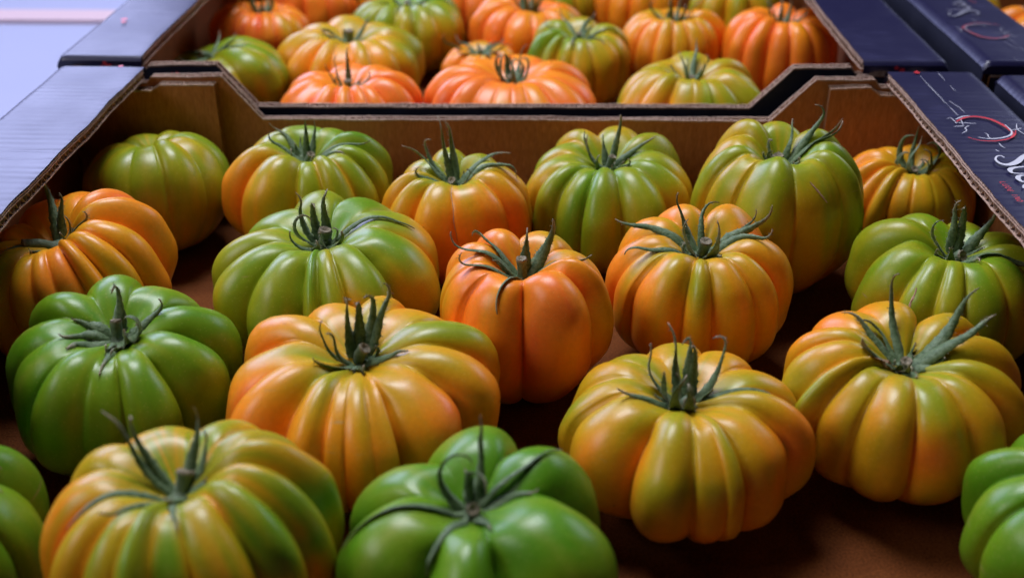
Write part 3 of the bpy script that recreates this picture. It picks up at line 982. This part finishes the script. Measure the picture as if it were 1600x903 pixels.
tomato('G', T['G'], [-150, -110, -72, -42, (-22, 1), (-6, .5), 10, (24, .8), 44, (72, 1.1), (104, 1.1), 132, 165],
       'deep orange tomato with a thick bent stem beside the pale glossy ledge', GN,
       [(160, 32, 48, 62, 7, 20), (-70, 26, 25, -15, 7, 0), (-30, 20, 5, 20, 6, 40), (55, 20, 12, 95, 6, 0), (85, 22, 15, 40, 5, 0), (30, 15, 10, 75, 6, 0), (130, 22, 50, 80, 6, -20)],
       (24, 4.2, -85, 50, 20), tilt=4, roll=-14, hairs=True, ripe=0.74, shoulder=0.16, lobvar=0.08, patches=[(40, 1, .4, -.14), (100, 1.1, .5, .12), (-80, .8, .5, -.25)])
tomato('H', T['H'], [-160, -122, (-86, .9), (-50, 1), (-15, 1.7), (-6, 1.1), (8, .8), (37, 1.5), (82, .7), 122, 160],
       'broad dark green tomato turning gold, with curled sepals and tan cut stem', GN,
       [(-120, 27, 45, 150, 4.5, 0), (-85, 27, 35, 165, 4, 20), (-155, 24, 70, 120, 6, 0), (150, 25, 65, 115, 6, 0), (98, 42, 32, -38, 5, 0), (-40, 22, 10, 75, 7, -60), (-10, 17, -5, 60, 8, 40), (40, 16, 10, 80, 8, 0)],
       (15, 4.3, 80, 82, 75), tilt=0, roll=-4, hairs=True, depth=0.20, ripe=0.25, shoulder=0.06, patches=[(62, 1.35, .42, .24), (-65, 1.4, .35, .20), (-3, 1.7, .2, .16), (105, 1.2, .4, .2)])
tomato('I', T['I'], [(-175, 1), -130, (-100, .9), (-82, .6), (-55, .75), (0, 1.35), (60, .9), 84, (125, 1)],
       'bright orange tall tomato with one sepal hanging down its front, centre of the near tray', GN,
       [(-108, 36, 20, 22, 6, 10), (-132, 31, 38, 0, 7, 20), (-80, 31, 2, 28, 6, -10), (-18, 34, 30, -88, 5, 10), (168, 20, 72, 88, 7, 0), (128, 27, 42, 85, 8, 0), (84, 29, 18, 22, 7, 0), (-95, 13, 35, 85, 3, 0)],
       (17, 3.3, -140, 82, 86), tilt=5, hairs=True, sq=0.76, depth=0.17, ripe=0.74, shoulder=0.05, lobvar=0.04, low=-0.06, patches=[(0, 1.5, .3, .08), (80, 1.3, .35, -.22), (-75, 1.2, .3, -.20), (150, .7, .5, -.25), (20, 1.0, .5, .08), (-60, 2.0, .5, -.12)])
tomato('J', T['J'], [(178, 1.1), -135, (-98, 1), (-70, .9), (-50, .7), (-7, .9), (12, .6), (44, .6), (68, .8), (118, 1)],
       'golden orange tomato with spidery spreading sepals right of the bright orange one', GN,
       [(-135, 28, 40, 68, 6, 0), (-100, 38, 4, 16, 8, 0), (-72, 36, -6, 12, 7, -10), (-45, 24, 55, 96, 5, -20), (38, 27, 45, 92, 5, 0), (105, 36, 16, 30, 7, 0), (88, 33, 12, 12, 6, 10), (-175, 26, 60, 20, 4, -60), (110, 30, 20, 44, 4, 0)],
       (15, 3.9, 80, 78, 80), tilt=9, hairs=True, ripe=0.54, shoulder=0.18, patches=[(-150, .9, .6, .2), (120, .9, .5, .22), (-85, 1.3, .4, .14), (-4, .8, .3, -.12), (-30, 1.5, .4, .08)])
tomato('K', T['K'], [-165, (-125, 1), (-78, 1), (-30, 1.2), (-4, .9), (14, .8), (44, 1), 78, 112, 150],
       'dark green tomato with a thin tan scar line, under the navy ledge', GN,
       [(-70, 24, 45, 120, 3, 0), (-150, 26, 72, 100, 6, 0), (175, 28, 72, 95, 7, 0), (135, 27, 40, 78, 7, 0), (85, 36, 8, -14, 8, 0), (-10, 16, 30, 105, 5, 0), (30, 20, 15, 70, 5, 0), (-35, 12, 15, 30, 6, 0)],
       (10, 3.8, 60, 70, 30), tilt=4, hairs=True, marks=[('scar', DRY, 0.0012, [(-19 + 1.0 * sin(k) * .6 + k * .3, 1.02 + 0.035 * k) for k in range(9)])], depth=0.20, ripe=0.26, shoulder=0.06, patches=[(-40, 1.8, .4, .14), (-28, 1.4, .18, .18), (60, 1.2, .5, .10)])
tomato('L', T['L'], [-165, -125, (-88, 1), (-58, .5), (-26, .5), (-6, 1.2), (27, 1.2), (72, 1.1), 112, 155],
       'vivid green smooth tomato with curled-over sepals, in front of the deep orange one', GN,
       [(-125, 17, 55, -90, 7, 0), (-95, 20, 50, -70, 6, 0), (-70, 19, 25, -45, 8, 0), (-20, 24, 20, -75, 5, -10), (60, 20, 20, 175, 8, 0), (95, 22, 15, 40, 6, 0), (160, 26, 55, 120, 8, -40), (20, 15, 10, 150, 7, 0)],
       (14, 3.5, 165, 70, 60), tilt=10, hairs=True, depth=0.18, dim=0.36, ripe=0.10, shoulder=0.04, lobvar=0.03, patches=[(-10, 1.7, .5, .10), (5, 1.1, .2, .08)])
tomato('M', T['M'], [(176, .8), -148, (-112, 1), (-74, .6), (-40, 1.25), (-18, 1.3), (-9, .7), (3, .7), (14, 1.6), (54, 1.2), (86, .9), 120, 150],
       'wide orange tomato with stiff upright sepals and a pinkish stem end', GN,
       [(-85, 24, 25, 115, 3, 0), (-62, 20, 50, 88, 5, 0), (-160, 29, 74, 92, 8, 0), (165, 26, 70, 96, 7, 0), (138, 29, 62, 76, 7, 0), (118, 33, 52, 88, 6, 0), (68, 19, 8, 42, 6, 0), (-50, 21, 2, 55, 6, -20), (8, 10, 10, 75, 9, 0)],
       (15, 3.6, 60, 85, 50), tilt=1, hairs=True, depth=0.19, ripe=0.62, shoulder=0.28, lobvar=0.07, patches=[(-60, 1.25, .5, .18), (40, 1.1, .25, .16), (-25, 1.3, .2, -.10), (8, .9, .2, -.1), (100, .8, .4, -.2)])
tomato('N', T['N'], [-150, -122, (-98, .9), (-72, .9), (-26, 1.6), (10, 1.15), (24, .9), (34, 1.6), (70, .85), 100, 138, 172],
       'large yellow olive tomato with claw of curling sepals on bare tray floor', GN,
       [(-105, 28, 22, 135, 4, 0), (-150, 29, 52, 80, 6, 0), (178, 30, 72, 98, 6, 0), (158, 26, 62, 125, 6, 0), (122, 34, 35, 128, 6, 0), (84, 36, 14, -42, 6, 10), (-28, 20, 30, 165, 6, 0), (-62, 27, -8, 6, 7, -10), (12, 16, 25, 170, 6, 0), (-60, 18, 45, 100, 6, 0)],
       (13, 3.6, 20, 85, 15), tilt=1, hairs=True, depth=0.17, ripe=0.51, shoulder=0.14, patches=[(-8, 1.25, .28, -.13), (17, 1.2, .15, -.12), (-45, 1.25, .35, .14), (55, 1.3, .4, .10), (85, 1.0, .4, .24), (20, 1.5, .25, -.08), (-85, 1.2, .3, -.16)])
tomato('O', T['O'], [(178, .9), -140, (-108, .9), (-84, .9), (-54, 1), (-40, .9), (-18, .7), (13, .8), (46, .9), 76, 104, 140],
       'orange flushed green tomato with broad grey leaf and dry brown scrap', GN,
       [(-150, 38, 38, 55, 5, 0), (-105, 29, 22, 24, 5, 0), (-125, 25, 30, 28, 4, 10), (135, 38, 32, 86, 8, 0), (118, 36, 34, 70, 8, 0), (-62, 21, 15, 35, 10, -30), (90, 13, 5, 10, 8, 0), (10, 10, 0, 10, 8, 50)],
       (8, 3.2, 0, 85, 80), tilt=5, hairs=True, marks=[('dried_petal', DRY, 0.006, [(-38 - 3 * k, 0.30 + 0.05 * k + .03 * sin(k * 2)) for k in range(6)])], depth=0.18, ripe=0.50, shoulder=0.20, lobvar=0.05, patches=[(26, 1.25, .26, .38), (70, 1.15, .32, .28), (-130, .9, .5, .24), (-95, 1.0, .35, .12), (-55, 1.0, .3, -.15), (0, 1.2, .2, -.08)])
tomato('P', T['P'], [-150, -118, (-82, 1), (-52, .9), (-36, .7), (-20, .9), (-3, .7), (24, .9), 46, 68, 95, 125, 160],
       'blurred yellow tomato with dusky grey green stripes, left of the bright green one', GN,
       [(-125, 34, 42, 95, 4, -30), (-140, 33, 50, 110, 4, -30), (140, 26, 50, 62, 5, 0), (-72, 34, 2, -12, 5, 0), (-50, 28, -2, -16, 5, 0), (0, 27, 0, -42, 5, 0), (110, 20, 45, 75, 6, 0), (40, 12, 15, 40, 5, 0)],
       (13, 4.0, 130, 65, 55), tilt=-3, roll=-4, stripe=0.24, ripe=0.48, shoulder=0.18, patches=[(30, 1.25, .12, -.35), (52, 1.35, .10, -.35), (75, 1.3, .12, -.3), (40, 1.7, .1, -.25), (-100, 1.1, .5, .22), (-25, .9, .3, -.24), (40, 1.0, .28, -.26), (65, 1.1, .2, -.2), (15, 1.6, .4, .12)])
tomato('Q', T['Q'], [(-150, 1.1), (-96, 1.2), (-30, 1.2), (14, 1.3), (92, 1.1), (150, 1.1)],
       'bright green tomato with six fat lobes and wilted looping sepals', GN,
       [(-72, 44, 5, -14, 5, 0), (-30, 32, -4, -34, 5, 0), (118, 34, 55, -80, 4, 0), (-165, 28, 60, 220, 4, 0), (-105, 32, 40, 190, 4, 40), (80, 20, 10, 30, 6, 0), (165, 30, 50, 150, 5, 60), (30, 14, 5, 40, 6, 0)],
       (8, 3.2, 0, 75, 50), tilt=1, depth=0.23, ripe=0.05, shoulder=0.0, lobvar=0.02, patches=[(50, 1.0, .3, .14), (0, 1.4, .25, .10)])
tomato('R', T['R'], [-150, -100, -55, (-10, 1), 35, 80, 125], 'plain green tomato cut off by the side, next to the dusky striped one', GN, 'spread',
       ripe=0.06, shoulder=0.02, tilt=4, depth=0.18)
tomato('S', T['S'], [-160, -115, (-80, 1.1), (-48, 1.0), -5, 45, 95, 140], 'glossy green tomato on the brown floor below the orange flushed one', GN, 'spread',
       ripe=0.07, shoulder=0.02, tilt=4, depth=0.20, patches=[(-60, 1.2, .4, .08)])

tomato('b1', T['b1'], [(-150, .6), -115, -80, (-40, .5), (20, .35), (62, .5), (85, .6), 120, 160],
       'smooth yellow green tomato in the far corner with a dark drooping stem', GF, 'spread', (14, 4, -60, 60, 20),
       roll=-16, tilt=-2, ripe=0.27, shoulder=0.05, depth=0.14, dim=0.2)
tomato('b2', T['b2'], [-150, -110, -70, -45, -25, -5, 15, 40, 70, 100, 135], 'red orange ribbed tomato behind the smooth yellow green one', GF, 'up', roll=6,
       ripe=0.86, shoulder=0.12, patches=[(40, 1, .4, -.3)])
tomato('b3', T['b3'], [-150, -110, -70, -40, -18, 0, 18, (45, .9), 78, 110, 150], 'olive and orange tomato with a thick pointed green stem', GF,
       [(-120, 22, 20, -20, 6, 0), (-90, 20, 15, -10, 5, 0), (120, 22, 40, 60, 5, 0), (30, 12, 15, 60, 5, 0)], (17, 4.5, 0, 85, 88),
       ripe=0.55, shoulder=0.16, patches=[(-20, 1.2, .5, .16), (70, 1.1, .5, -.24)])
tomato('b4', T['b4'], [-150, -105, -72, -45, -15, 4, 20, 40, (75, .8), 110, 150], 'orange red flattish tomato with spiky sepals, touching the cut-down wall', GF,
       [(-120, 22, 55, 95, 4, 0), (-80, 20, 40, 80, 5, 0), (170, 26, 80, 100, 5, 0), (80, 18, 20, 80, 6, 0), (20, 12, 10, 70, 6, 0)], (12, 3.5, 0, 85, 85),
       ripe=0.80, shoulder=0.04, lobvar=0.03)
tomato('b5', T['b5'], [-150, -105, -70, -42, -14, 8, 34, 64, 100, 145], 'green olive tomato behind the one with the pointed stem', GF, 'spread', ripe=0.28, shoulder=0.08, patches=[(60, 1.3, .5, .24)])
tomato('b6', T['b6'], [-140, -95, -50, -15, 20, 60, 100, 150], 'red orange tomato at the top edge, left of the green olive one', GF, 'spread', ripe=0.86, shoulder=0.05)
tomato('b7', T['b7'], [-140, -90, -45, 0, 45, 90, 140], 'small dull reddish tomato squeezed behind the widest orange one', GF, 'spread', ripe=0.72, shoulder=0.25)
tomato('b8', T['b8'], [-150, -100, -62, (-28, 1), 5, 30, 55, 85, 120, 160], 'salmon orange tomato with an olive right flank', GF, 'up', ripe=0.80, shoulder=0.04, roll=6, patches=[(70, 1, .5, -.4)])
tomato('b9', T['b9'], [-155, -118, -82, -52, -30, -15, 0, 14, (34, 1), (66, .8), 100, 135], 'widest orange ribbed tomato, in the middle along the cut-down wall', GF, 'curl', (10, 4.2, 0, 80, 75),
       ripe=0.80, shoulder=0.08, lobvar=0.06, patches=[(-5, 1.1, .4, -.18)])
tomato('b10', T['b10'], [-150, -105, -75, -52, -30, -8, (18, 1), (58, .6), 95, 140], 'green topped tomato with gold lower ribs, between salmon and golden ones', GF, 'spread', ripe=0.46, shoulder=0.22, patches=[(-80, .9, .6, -.3)], tilt=4)
tomato('b11', T['b11'], [-140, -95, -50, -10, 25, 70, 110, 150], 'plain golden orange tomato at the top edge', GF, 'spread', ripe=0.66, shoulder=0.05)
tomato('b12', T['b12'], [-150, -110, -75, -45, -20, 2, 24, 50, 80, 115, 150], 'golden tomato with pale ribs, right of the green topped one', GF, 'up', ripe=0.62, shoulder=0.12)
tomato('b13', T['b13'], [-150, -112, -75, -45, -20, 4, 22, (50, 1), 80, 115, 150], 'green and gold squat tomato at the slanting end of the wall', GF, 'up', (9, 3, 0, 80, 75),
       ripe=0.44, shoulder=0.10, patches=[(45, 1.1, .4, -.22), (-40, 1.3, .5, .14)])
tomato('b14', T['b14'], [-150, -110, -70, -40, -14, 12, 40, 75, 115, 155], 'smooth bright orange tomato by the right hand ledge', GF, 'up', ripe=0.80, shoulder=0.05, lobvar=0.03)
tomato('b15', T['b15'], [-140, -95, -50, -10, 25, 70, 110, 150], 'olive yellow tomato at the top edge, behind the bright orange one', GF, 'spread', ripe=0.44, shoulder=0.05)
tomato('c1', T['c1'], [-150, -110, -60, -20, 20, 60, 105, 150], 'orange tomato past the faded red arc ledge', 'tomatoes in the tray to the side', 'spread', ripe=0.72, shoulder=0.05)
tomato('b16', T['b16'], [-140, -95, -50, -10, 25, 70, 110, 150], 'deep red orange tomato at the top edge between the green olive and salmon ones', GF, 'spread', ripe=0.88, shoulder=0.05)
tomato('b17', T['b17'], [-145, -90, -45, -5, 30, 75, 115, 155], 'olive tomato at the top edge behind the salmon orange one', GF, 'spread', ripe=0.36, shoulder=0.05)
tomato('b18', T['b18'], [-145, -90, -45, -5, 30, 75, 115, 155], 'pale orange tomato at the top edge right behind the green olive one', GF, 'spread', ripe=0.64, shoulder=0.05)
tomato('c2', T['c2'], [-145, -90, -45, -5, 30, 75, 115, 155], 'yellow tomato sliver at the top edge past the faded red arc ledge', 'tomatoes in the tray to the side', 'spread', ripe=0.45, shoulder=0.05)

# crumbs of dried leaf on the tray floor
rnd_ = random.Random(4)
m = MB()
for k in range(46):
    if k < 30: cx_, cy_ = -0.215 + rnd_.gauss(0, 0.02), 0.352 + rnd_.gauss(0, 0.02)
    else: cx_, cy_ = rnd_.uniform(-0.22, 0.22), rnd_.uniform(0.28, 0.62)
    s_ = rnd_.uniform(0.0005, 0.0016)
    an = rnd_.uniform(0, 6.28)
    m.add([(cx_ + s_ * cos(an + q * 1.57) * (1 if q % 2 else 0.5), cy_ + s_ * sin(an + q * 1.57) * (1 if q % 2 else 0.5), 0.0004 + 0.0006 * rnd_.random()) for q in range(4)], [(0, 1, 2, 3)])
tag(m.build('leaf_crumbs', DRY), 'tiny brown leaf crumbs scattered on the tray floor', 'crumbs', kind='stuff')
